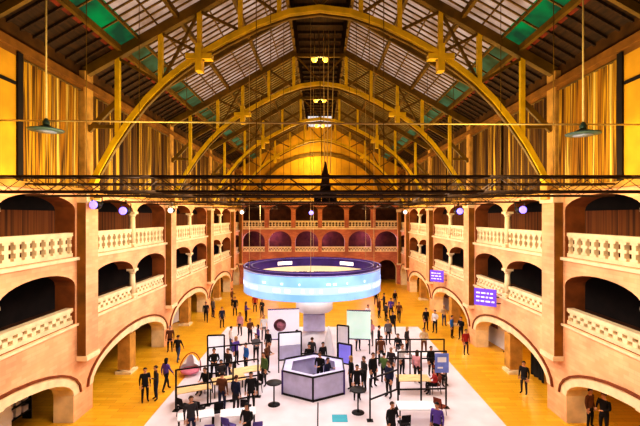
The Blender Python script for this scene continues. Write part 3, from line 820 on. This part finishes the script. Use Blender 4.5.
# ------------------------------------------------------------------ purple signs on the wall
def sign(y, z, w, h, label, x=10.4):
    root = empty('hanging_sign', (x, y, z), label, 'sign', rz=-.62)
    m = MB(); m.box(-w / 2, w / 2, -.04, .04, 0, h); m.build('panel', PURPS, root, bevel=.01)
    m = MB()
    for r0 in range(3):
        xx = -w * .4
        while xx < w * .32:
            l = R.uniform(.08, .22) * w; zz = h * (.22 + .24 * r0)
            m.box(xx, min(xx + l, w * .42), -.052, -.04, zz, zz + h * .09); xx += l + .06 * w
    m.build('lettering', PURPT, root)
    m = MB(); m.bar((w / 2 - .05, .02, h * .55), (w / 2 + .2, .2, h * .55), .05); m.bar((w / 2 - .05, .02, h * .2), (w / 2 + .2, .2, h * .2), .05); m.build('bracket', BLACK, root)
    return root
sign(24.7, 3.72, 1.3, 1.05, 'purple lit sign with pale lettering, bigger in view, hung on the arcade wall', 10.2)
sign(34.9, 3.55, 1.2, 1.0, 'purple lit sign farther down the arcade wall, smaller in view', 10.2)

# ------------------------------------------------------------------ stuff in the ground floor arcades
board_specs = [
 (12.6, 28.6, 3.0, 2.5, WHITE, 'white exhibition wall in the arcade behind the ochre pillar, purple-sign side', -PI / 2 + .1),
 (13.6, 22.4, 1.6, 2.2, WHITE, 'white exhibition wall beside a dark curtain in the arcade, purple-sign side', -PI / 2 + .3),
 (12.6, 39.2, 3.0, 2.4, WHITE, 'white exhibition wall deeper in the arcade, purple-sign side', -PI / 2 + .2),
 (13.6, 15.2, 2.4, 2.6, GOLDW, 'yellow exhibition wall in the nearest arcade arch, purple-sign side', -PI / 2 + .4),
 (-13.2, 16.0, 1.6, 2.2, WHITE, 'white exhibition wall in the nearest arcade arch opposite the purple signs', PI / 2 - .3),
 (-12.8, 34.0, 2.4, 2.2, WHITE, 'white exhibition wall in a deep arcade arch opposite the purple signs', PI / 2 - .3)]
for x, y, w, h, mt, l, rz in board_specs:
    root = empty('exhibition_wall', (x, y, 0), l, 'exhibition wall', rz=rz)
    m = MB(); m.box(-w / 2, w / 2, -.05, .05, .05, h); m.build('panel', mt, root)
    m = MB(); m.box(-w * .3, w * .1, -.06, -.05, h * .5, h * .8); m.build('picture', mat('gold violet picture', (190, 120, 40), .6, .3, 3, c2=(90, 50, 130)), root)
    for sx in (-1, 1):
        m = MB(); m.box(sx * w * .45 - .05, sx * w * .45 + .05, -.25, .25, 0, .06); m.build('foot', BLACK, root)
root = empty('curtain', (12.35, 22.0, 0), 'dark curtain hanging inside the arch nearest the ochre pillar, purple-sign side', 'curtain', rz=PI / 2)
m = drape(1.3, .05, 2.3); m.build('cloth', mat('near black curtain', (34, 34, 30), .9, .3, 2), root)
m = MB(); m.tube([(-.1, 0, 2.3), (1.4, 0, 2.3)], .03, 6); m.build('curtain_rod', BLACK, root)
# product shelf, left near arch
root = empty('display_shelf', (-13.4, 17.4, 0), 'dark display shelf with white boxes in the nearest arcade arch', 'shelf', rz=PI / 2)
m = MB()
for x in (-.9, .9): m.box(x - .03, x + .03, -.2, .2, 0, 2)
m.build('frame', BLACK, root)
for z in (.4, .9, 1.4, 1.9):
    m = MB(); m.box(-.86, .86, -.2, .2, z, z + .04); m.build('shelf_board', BLACK, root)
bp = None
for j, z in enumerate((.44, .94, 1.44)):
    for k in range(4):
        m = MB(); x = -.68 + .45 * k
        m.box(-.15, .15, -.12, .12, 0, .26 + .06 * ((k + j) % 3)); m.box(-.16, .16, -.13, .13, .2, .22)
        o = m.build('box', WHITE); o.location = (-13.4, 17.4 + x, z); o.rotation_euler.z = PI / 2
        tag(o, f'white box on the {["lowest", "middle", "top"][j]} filled board of the arcade shelf, {POSE[3 - k]} from the end wall', 'box', 'white boxes on the arcade shelf')

# ------------------------------------------------------------------ people
SKIN = mat('skin', (206, 150, 118), .6, .06, 6)
SHOE = mat('black shoes', (24, 20, 20), .5, .1, 4)
EYE = mat('dark eyes', (30, 22, 20), .3, .05, 4)
CLOTH = {n: mat(n + ' garment', c, .85, .12, 5) for n, c in dict(black=(24, 22, 26), navy=(34, 38, 66), grey=(104, 100, 104), white=(228, 224, 226), blue=(50, 112, 190), violet=(92, 66, 150), red=(160, 40, 36), brown=(98, 58, 34), green=(86, 110, 60), beige=(200, 170, 128), pink=(214, 150, 160), denim=(56, 72, 110), charcoal=(52, 48, 52)).items()}
HAIR = {n: mat(n + ' hair', c, .7, .2, 8) for n, c in dict(black=(22, 16, 14), brown=(70, 40, 20), blond=(190, 146, 80), grey=(150, 144, 138)).items()}
def make_body(pose, long_hair=False):
    """one continuous skinned figure facing -Y, 1.75 m; returns (body mesh, hair mesh)"""
    V = []; E = []; RAD = []; TG = {}
    def add(p, r, parent=None, tg='top'):
        V.append(p); RAD.append(r if isinstance(r, tuple) else (r, r))
        if parent is not None: E.append((parent, len(V) - 1)); TG[len(E) - 1] = tg
        return len(V) - 1
    sit = pose == 'sit'
    dz = -.46 if sit else 0
    pel = add((0, 0, .95 + dz), (.165, .12))
    sp = add((0, .01, 1.14 + dz), (.15, .11), pel, 'top'); ch = add((0, .0, 1.34 + dz), (.185, .125), sp, 'top')
    nb = add((0, .01, 1.48 + dz), (.08, .07), ch, 'top'); nk = add((0, -.005, 1.54 + dz), .052, nb, 'skin')
    h1 = add((0, -.03, 1.595 + dz), (.068, .075), nk, 'skin'); h2 = add((0, -.02, 1.665 + dz), (.08, .098), h1, 'skin'); h3 = add((0, -.01, 1.73 + dz), (.062, .075), h2, 'skin')
    add((0, -.135, 1.635 + dz), .012, h2, 'skin')                      # nose
    for s in (-1, 1): add((s * .088, -.0, 1.645 + dz), .014, h2, 'skin')  # ears
    for s in (-1, 1):                                                   # arms
        sh = add((s * .2, .01, 1.42 + dz), (.066, .07), ch, 'top')
        if pose == 'talk' and s > 0: el, wr, hd = (.27, -.02, 1.15), (.16, -.26, 1.22), Vector((-.25, -.8, .35))
        elif pose == 'hold' or sit: el, wr, hd = (s * .27, -.03, 1.16), (s * .13, -.27, 1.12), Vector((-s * .45, -.85, .1))
        elif pose == 'walk': el, wr, hd = (s * .25, .08 * s, 1.16), (s * .25, .17 * s - .1, .93), Vector((0, -.2 + .1 * s, -1))
        elif pose == 'hips' and s < 0: el, wr, hd = (-.4, .08, 1.2), (-.23, -.06, 1.03), Vector((.7, -.3, -.5))
        else: el, wr, hd = (s * .25, .03, 1.14), (s * .255, -.03, .9), Vector((0, -.15, -1))
        el = (el[0], el[1], el[2] + dz); wr = (wr[0], wr[1], wr[2] + dz)
        e = add(el, .045, sh, 'top'); w = add(wr, .031, e, 'top')
        hd.normalize(); wv = Vector(wr)
        pm = add(tuple(wv + hd * .07), (.036, .03), w, 'skin')
        side = hd.cross(Vector((0, 1, 0)) if abs(hd.y) < .8 else Vector((0, 0, 1))).normalized()
        bend = hd.cross(side).normalized()
        for q, l in ((-.028, .055), (-.01, .07), (.009, .066), (.027, .05)):
            a = add(tuple(wv + hd * .11 + side * q), .0095, pm, 'skin')
            add(tuple(wv + hd * (.11 + l) + side * q * 1.25 + bend * .018), .0075, a, 'skin')
        a = add(tuple(wv + hd * .055 + side * -.045 * s), .011, pm, 'skin'); add(tuple(wv + hd * .095 + side * -.062 * s), .009, a, 'skin')
    for s in (-1, 1):                                                   # legs
        if sit: hp_, kn, an, toe = (s * .1, 0, .47), (s * .13, -.42, .5), (s * .13, -.4, .1), (s * .14, -.55, .045)
        elif pose == 'walk': hp_, kn, an, toe = (s * .1, 0, .88), (s * .1, -.16 * s - .03, .5), (s * .1, -.27 * s + .03, .1), (s * .1, -.27 * s - .13, .045)
        else: hp_, kn, an, toe = (s * .1, 0, .88), (s * .12, -.02, .5), (s * .13, .02, .09), (s * .16, -.14, .045)
        h = add(hp_, (.1, .105), pel, 'legs'); k = add(kn, .066, h, 'legs'); a = add(an, .046, k, 'legs'); add(toe, (.042, .036), a, 'shoe')
    me = bpy.data.meshes.new('skeleton'); me.from_pydata(V, E, [])
    o = bpy.data.objects.new('skeleton', me); COL.objects.link(o)
    sk = o.modifiers.new('s', 'SKIN'); sk.use_smooth_shade = True
    if not me.skin_vertices:
        bm = bmesh.new(); bm.from_mesh(me); bm.verts.layers.skin.verify(); bm.to_mesh(me); bm.free()
    for i, r in enumerate(RAD):
        d = me.skin_vertices[0].data[i]; d.radius = r; d.use_root = (i == 0)
    ss = o.modifiers.new('u', 'SUBSURF'); ss.levels = 1; ss.render_levels = 1
    bpy.context.view_layer.update()
    dg = bpy.context.evaluated_depsgraph_get()
    out = bpy.data.meshes.new_from_object(o.evaluated_get(dg))
    bpy.data.objects.remove(o)
    for m_ in (SKIN, CLOTH['black'], CLOTH['black'], SHOE, EYE): out.materials.append(m_)
    idx = dict(skin=0, top=1, legs=2, shoe=3)
    for p in out.polygons:
        c = p.center; best = 9; bt_ = 'top'
        for ei, (a, b) in enumerate(E):
            A, B = Vector(V[a]), Vector(V[b]); ab = B - A; t = max(0, min(1, (c - A).dot(ab) / ab.length_squared))
            d = (A + ab * t - c).length
            if d < best: best = d; bt_ = TG[ei]
        if bt_ == 'top' and c.z < .97 + dz and abs(c.x) < .2 and c.y > -.16: bt_ = 'legs'
        p.material_index = idx[bt_]; p.use_smooth = True
    bm = bmesh.new(); bm.from_mesh(out)                                  # eyes and mouth set into the face
    for s in (-.032, .032, 0):
        mx = Matrix.Translation((s, -.108 if s else -.1, (1.672 if s else 1.6) + dz)) @ Matrix.Diagonal((1 if s else 2, .5, .6 if s else .35, 1))
        r = bmesh.ops.create_icosphere(bm, subdivisions=1, radius=.013, matrix=mx)
        for v_ in r['verts']:
            for f_ in v_.link_faces: f_.material_index = 4
    bm.to_mesh(out); bm.free()
    # hair shell
    m = MB(); v = []; f = []; N = 14
    for i in range(7):
        b = PI * .5 - (PI * .62) * i / 6
        for k in range(N):
            a = 2 * PI * k / N; fr = max(0, -math.sin(a))
            zz = math.sin(b) * .098; 
            lo = -.005 + .05 * fr if not long_hair else (-.2 if math.sin(a) > -.25 else .03)
            if zz < 0: zz = max(zz * 1.0, -.04) if not long_hair else zz * 6 * (1 if math.sin(a) > -.3 else 0)
            if fr > .35: zz = max(zz, .045)
            rr_ = max(.3 if b < .3 else 0, math.cos(b))
            v.append((.092 * math.cos(a) * rr_ * (1 + .1 * (i > 4)), -.012 + .108 * math.sin(a) * rr_, 1.685 + dz + zz))
    for i in range(6):
        for k in range(N): f.append((i * N + k, (i + 1) * N + k, (i + 1) * N + (k + 1) % N, i * N + (k + 1) % N))
    m.mesh(v, f, 0, True); 
    return out, m
PROTO = {}
def person(pos, rz, pose, top, legs, hair, label, lh=False, h=1.0, group=None):
    key = (pose, lh)
    if key not in PROTO:
        b, hm = make_body(pose, lh)
        ho = hm.build('hair', HAIR['brown']); hme = ho.data; bpy.data.objects.remove(ho)
        PROTO[key] = (b, hme)
    b, hme = PROTO[key]
    o = bpy.data.objects.new('person', b); COL.objects.link(o)
    o.location = pos; o.rotation_euler.z = rz; o.scale = (h, h, h)
    for i, mt in ((1, CLOTH[top]), (2, CLOTH[legs])): o.material_slots[i].link = 'OBJECT'; o.material_slots[i].material = mt
    hr = bpy.data.objects.new('hair', hme); COL.objects.link(hr); hr.parent = o
    hr.material_slots[0].link = 'OBJECT'; hr.material_slots[0].material = HAIR[hair]
    tag(o, label, 'person', group)
    return o
# u, v of the feet in the frame of the view, facing, pose, top, legs, hair, long hair, label
PEOPLE = [
 (145, 402, .6, 'stand', 'black', 'black', 'black', 0, 'person in all black standing on the golden floor beside another, opposite the purple signs'),
 (156, 400, -.9, 'talk', 'charcoal', 'navy', 'brown', 0, 'person in charcoal top gesturing beside the person in black on the golden floor'),
 (166, 391, 2.6, 'walk', 'violet', 'black', 'black', 1, 'person in violet top walking away along the golden floor'),
 (178, 362, 3.0, 'walk', 'black', 'denim', 'brown', 0, 'person in black top and jeans walking away past the arcade opening'),
 (170, 352, .2, 'stand', 'brown', 'black', 'grey', 0, 'person in brown jacket standing close to the arcade wall'),
 (206, 322, .3, 'walk', 'black', 'black', 'black', 0, 'person in black walking toward the camera on the deep golden floor'),
 (213, 318, 2.4, 'stand', 'grey', 'navy', 'blond', 1, 'fair haired person in grey on the deep golden floor'),
 (235, 316, .1, 'stand', 'black', 'black', 'brown', 0, 'person in black standing alone before the end of the golden floor'),
 (232, 306, 1.4, 'talk', 'brown', 'black', 'black', 0, 'person in brown top far back near the arcade end'),
 (246, 322, 2.0, 'hold', 'violet', 'black', 'brown', 1, 'person in violet under the edge of the ring screen'),
 (240, 336, -.4, 'stand', 'pink', 'charcoal', 'brown', 1, 'person in pink top at the carpet edge behind the white panel'),
 (250, 343, .8, 'hold', 'brown', 'black', 'black', 0, 'person in brown jacket looking down near the ring, on the carpet'),
 (258, 350, -1.2, 'talk', 'violet', 'navy', 'black', 1, 'long haired person in violet talking beside the brown jacket'),
 (264, 340, .3, 'stand', 'white', 'grey', 'blond', 0, 'fair haired person in white shirt below the ring edge'),
 (267, 374, 1.2, 'hold', 'brown', 'black', 'brown', 1, 'long haired person in brown facing the lilac display screen'),
 (251, 411, .2, 'stand', 'black', 'black', 'black', 0, 'person in black standing at the corner post of the beige-table booth'),
 (264, 386, -.8, 'stand', 'green', 'charcoal', 'brown', 0, 'person in green top between the booth and the bar table'),
 (236, 413, 2.6, 'stand', 'navy', 'charcoal', 'brown', 0, 'person in navy standing before the middle beige table'),
 (309, 373.5, .2, 'stand', 'black', 'black', 'black', 0, 'person in black behind the counter next to the lilac display screen'),
 (312, 366, 2.8, 'talk', 'charcoal', 'black', 'brown', 0, 'person in charcoal with back turned before the info tower'),
 (323, 371, .5, 'stand', 'black', 'grey', 'black', 0, 'person in black top and grey trousers in front of the info tower'),
 (320, 386, -.5, 'hold', 'black', 'black', 'brown', 0, 'person in black holding hands together inside the counter'),
 (327.6, 391.5, 1.0, 'talk', 'navy', 'black', 'black', 0, 'person in navy gesturing inside the counter near its front edge'),
 (351, 391, -1.3, 'stand', 'black', 'black', 'blond', 1, 'fair long haired person in black just outside the counter corner'),
 (357, 400, .1, 'stand', 'black', 'black', 'black', 0, 'tall person in black suit at the bar table on the purple-sign side'),
 (364, 392, -1.1, 'talk', 'charcoal', 'black', 'brown', 0, 'person in charcoal gesturing behind the bar table beside the black suit'),
 (373, 387, .6, 'stand', 'black', 'black', 'brown', 0, 'person in black at the back corner of the blue poster booth'),
 (384, 384, 2.5, 'hold', 'green', 'black', 'black', 0, 'person in green with dark trousers inside the blue poster booth'),
 (391, 378, -.6, 'stand', 'charcoal', 'charcoal', 'grey', 0, 'grey haired person in charcoal behind the blue poster booth'),
 (402, 376, .7, 'talk', 'white', 'black', 'brown', 0, 'person in white shirt behind the beige table of the blue poster booth'),
 (379, 352, 1.5, 'stand', 'black', 'navy', 'black', 0, 'person in black top and navy trousers on the carpet below the ring edge'),
 (371, 346, -.7, 'talk', 'pink', 'grey', 'brown', 1, 'long haired person in pink below the ring on the purple-sign side'),
 (393, 334, .2, 'walk', 'black', 'black', 'black', 0, 'person in black walking on the golden floor where the carpet ends'),
 (386, 322, 2.0, 'stand', 'charcoal', 'black', 'brown', 0, 'person in charcoal within the crowd beyond the carpet'),
 (391, 318, -.4, 'talk', 'violet', 'black', 'black', 0, 'person in violet within the crowd beyond the carpet'),
 (379, 318, .9, 'stand', 'brown', 'navy', 'blond', 1, 'fair haired person in brown within the crowd beyond the carpet'),
 (384, 311, -1.5, 'hold', 'navy', 'black', 'black', 0, 'person in navy farther back in the crowd beyond the carpet'),
 (395, 307, .4, 'stand', 'black', 'grey', 'grey', 0, 'grey haired person in black farther back in the crowd'),
 (376, 305, 2.9, 'stand', 'black', 'black', 'brown', 0, 'person in black farthest back in the crowd, half under the ring'),
 (426, 331, .3, 'stand', 'black', 'black', 'brown', 0, 'person in black beside the arcade on the purple-sign side'),
 (435, 333, -.8, 'talk', 'white', 'black', 'black', 0, 'person in white top and black trousers beside the arcade, purple-sign side'),
 (452, 338, .9, 'stand', 'blue', 'black', 'brown', 0, 'person in bright blue jacket beside the arcade, purple-sign side'),
 (461, 340, -1.0, 'hold', 'black', 'black', 'black', 0, 'person in black next to the bright blue jacket'),
 (466, 355, .2, 'stand', 'red', 'charcoal', 'brown', 0, 'person in red top at the edge of the golden floor, purple-sign side'),
 (524, 394, -.9, 'stand', 'black', 'charcoal', 'black', 0, 'person in black standing beside the dark curtain in the arch'),
 (604, 436, -1.2, 'hold', 'black', 'black', 'brown', 0, 'person in black against the yellow exhibition wall in the arch'),
 (590, 428, .4, 'stand', 'brown', 'black', 'black', 0, 'person in brown beside the yellow exhibition wall in the arch'),
 (358, 351, .4, 'stand', 'violet', 'black', 'brown', 1, 'long haired person in violet in front of the mint white screen'),
 (297, 357, -.6, 'talk', 'white', 'navy', 'black', 0, 'person in white shirt and navy trousers beside the info tower base'),
 (281, 346, .9, 'stand', 'black', 'black', 'brown', 0, 'person in black under the pink picture screen'),
 (214, 381, .3, 'hold', 'black', 'black', 'black', 0, 'person in black behind the white-walled booth near the partition panel'),
 (228, 379, -.4, 'stand', 'charcoal', 'navy', 'brown', 0, 'person in charcoal top standing at the back table of the booth'),
 (236, 366, 1.0, 'talk', 'violet', 'black', 'blond', 1, 'fair long haired person in violet at the white back table'),
 (246, 372, -.9, 'stand', 'blue', 'black', 'black', 0, 'person in blue top at the end of the white back table'),
 (256, 362, .5, 'hold', 'grey', 'black', 'brown', 0, 'person in grey top on the carpet behind the booth frame'),
 (231, 352, 2.2, 'stand', 'white', 'denim', 'black', 0, 'person in white top and jeans behind the booth at the carpet edge'),
 (268, 356, -.5, 'stand', 'black', 'charcoal', 'black', 0, 'person in black and charcoal left of the lilac display screen'.replace('left of', 'close to the back of')),
 (222, 412, 2.9, 'talk', 'brown', 'navy', 'black', 0, 'person in brown top leaning to the middle beige table'),
 (191, 441, .6, 'stand', 'charcoal', 'navy', 'brown', 0, 'person in charcoal standing between the closest violet chairs'),
 (247, 447, -.4, 'hold', 'black', 'black', 'black', 1, 'long haired person in black closest to the camera by the bar table'),
 (381, 366, .2, 'stand', 'brown', 'black', 'brown', 0, 'person in brown top behind the back frame of the poster booth'),
 (398, 361, -.7, 'talk', 'black', 'grey', 'black', 0, 'person in black top and grey trousers at the inner back table'),
 (407, 353, .9, 'stand', 'charcoal', 'black', 'blond', 1, 'fair haired person in charcoal at the back edge of the carpet'),
 (417, 384, 2.4, 'stand', 'pink', 'black', 'brown', 1, 'long haired person in pink behind the table by the blue poster'),
 (424, 355, -.2, 'hold', 'beige', 'brown', 'black', 0, 'person in beige top at the outer back table'),
 (431, 376, .4, 'stand', 'black', 'black', 'black', 0, 'person in black standing directly behind the blue poster'),
 (389, 398, -1.0, 'stand', 'navy', 'black', 'brown', 0, 'person in navy at the open end of the blue poster booth'),
 (392, 445, .5, 'talk', 'black', 'black', 'brown', 0, 'person in black closest to the camera before the white table'),
 (437, 446, -.6, 'stand', 'violet', 'black', 'black', 0, 'person in violet closest to the camera on the purple-sign side'),
 (388, 345, .3, 'stand', 'grey', 'black', 'black', 0, 'person in grey at the far carpet edge below the ring'),
 (399, 322, -.3, 'walk', 'brown', 'black', 'brown', 0, 'person in brown walking alone beyond the carpet'),
 (222, 328, .7, 'stand', 'navy', 'black', 'brown', 0, 'person in navy at the far carpet corner opposite the purple signs'),
 (255, 312, .2, 'stand', 'red', 'black', 'black', 0, 'person in red half under the ring edge opposite the purple signs'),
 (262, 318, -.5, 'talk', 'charcoal', 'navy', 'blond', 0, 'fair haired person in charcoal under the ring opposite the purple signs'),
 (368, 326, .5, 'stand', 'white', 'black', 'black', 0, 'person in white shirt under the ring edge, purple-sign side'),
 (444, 326, .2, 'hold', 'beige', 'denim', 'blond', 1, 'fair haired person in beige by the deep arcade, purple-sign side'),
]
for u, v, rz, pose, top, legs, hair, lh, lab in PEOPLE:
    p = ground(u, v); z = C0 if (-7.75 < p.x < 8.2 and p.y < 33.5) else 0
    person((p.x, p.y, z), rz, pose, top, legs, hair, lab, bool(lh), R.uniform(.96, 1.06))
for u, v, rz, top, hair, lab in ((205, 393, -.5 , 'black', 'brown', 'seated person in black behind the outermost beige table'), (221, 384, .4, 'charcoal', 'black', 'seated person in charcoal behind the middle beige table'),
                                 (435, 394, -1.5, 'red', 'black', 'seated person in red at the end of the table by the blue poster'), (439, 384, .5, 'brown', 'brown', 'seated person in brown in the corner under the blue poster')):
    p = ground(u, v); q = Vector((0, .02, 0)); person((p.x, p.y, C0 + .02), rz, 'sit', top, 'black', hair, lab)
    
# ------------------------------------------------------------------ camera
cd = bpy.data.cameras.new('camera'); cam = bpy.data.objects.new('camera', cd); COL.objects.link(cam)
cam.location = (0, 0, CAMH); cam.rotation_euler = (PI / 2, 0, 0)
cd.sensor_width = 36; cd.lens = 36 * F / 640; cd.shift_y = 4 / 640; cd.clip_end = 300
SC.camera = cam

# ------------------------------------------------------------------ light
w = bpy.data.worlds.new('sky'); SC.world = w; w.use_nodes = True
bg = w.node_tree.nodes['Background']; bg.inputs[0].default_value = (1, .93, .9, 1); bg.inputs[1].default_value = .8
def area(loc, rot, sx, sy, col, p):
    l = bpy.data.lights.new('area', 'AREA'); l.shape = 'RECTANGLE'; l.size = sx; l.size_y = sy; l.color = col; l.energy = p
    o = bpy.data.objects.new('area_light', l); COL.objects.link(o); o.location = loc; o.rotation_euler = rot; return o
def point(loc, col, p, r=.3):
    l = bpy.data.lights.new('point', 'POINT'); l.color = col; l.energy = p; l.shadow_soft_size = r
    o = bpy.data.objects.new('point_light', l); COL.objects.link(o); o.location = loc; return o
WARM = (1, .88, .74); GOLD = (1, .8, .28); LIL = (.82, .8, 1)
for y in (12, 22, 33, 44):
    area((0, y, 9.7), (0, 0, 0), 12, 6, (1, .9, .8), 900)                  # unseen lamp added at truss height to light the floor
    for sd in (-1, 1):
        area((sd * 4.5, y, 9.8), (0, sd * math.radians(-68), 0), 1.5, 6, WARM, 410)     # unseen lamps added to wash the side walls
        area((sd * 8.5, y, 10.6), (0, sd * math.radians(-115), 0), 1.0, 8, GOLD, 190)    # unseen lamps added to brighten the drapes from below
        area((sd * 5.5, y, 11.0), (0, sd * math.radians(-170), 0), 2, 8, GOLD, 270)      # unseen lamps added under the roof steel to brighten it
area((0, 50, 11.5), (math.radians(115), 0, 0), 10, 1.5, GOLD, 260)
point((-1.2, 52.5, 16.5), (1, .76, .28), 800, .4)
for x in (-7, 0, 7): point((x, 57.5, 6.6), (.6, .3, 1), 380); point((x, 57, 10.3), (1, .7, .6), 40)
area((RC.x, 26, 8.8), (0, 0, 0), 9, 9, LIL, 350)
for y in (16, 26.4, 36.8, 47):
    for sd in (-1, 1):
        point((sd * 13.6, y, 9.9), WARM, 25); point((sd * 13.4, y, 3.3), (1, .75, .4), 130 if sd > 0 else 8)
for p in (29.6, 40, 50.4): point((0, p, 20.5), GOLD, 160, .3)

SC.view_settings.view_transform = 'Standard'
SC.view_settings.look = 'Medium High Contrast'
SC.view_settings.exposure = 0
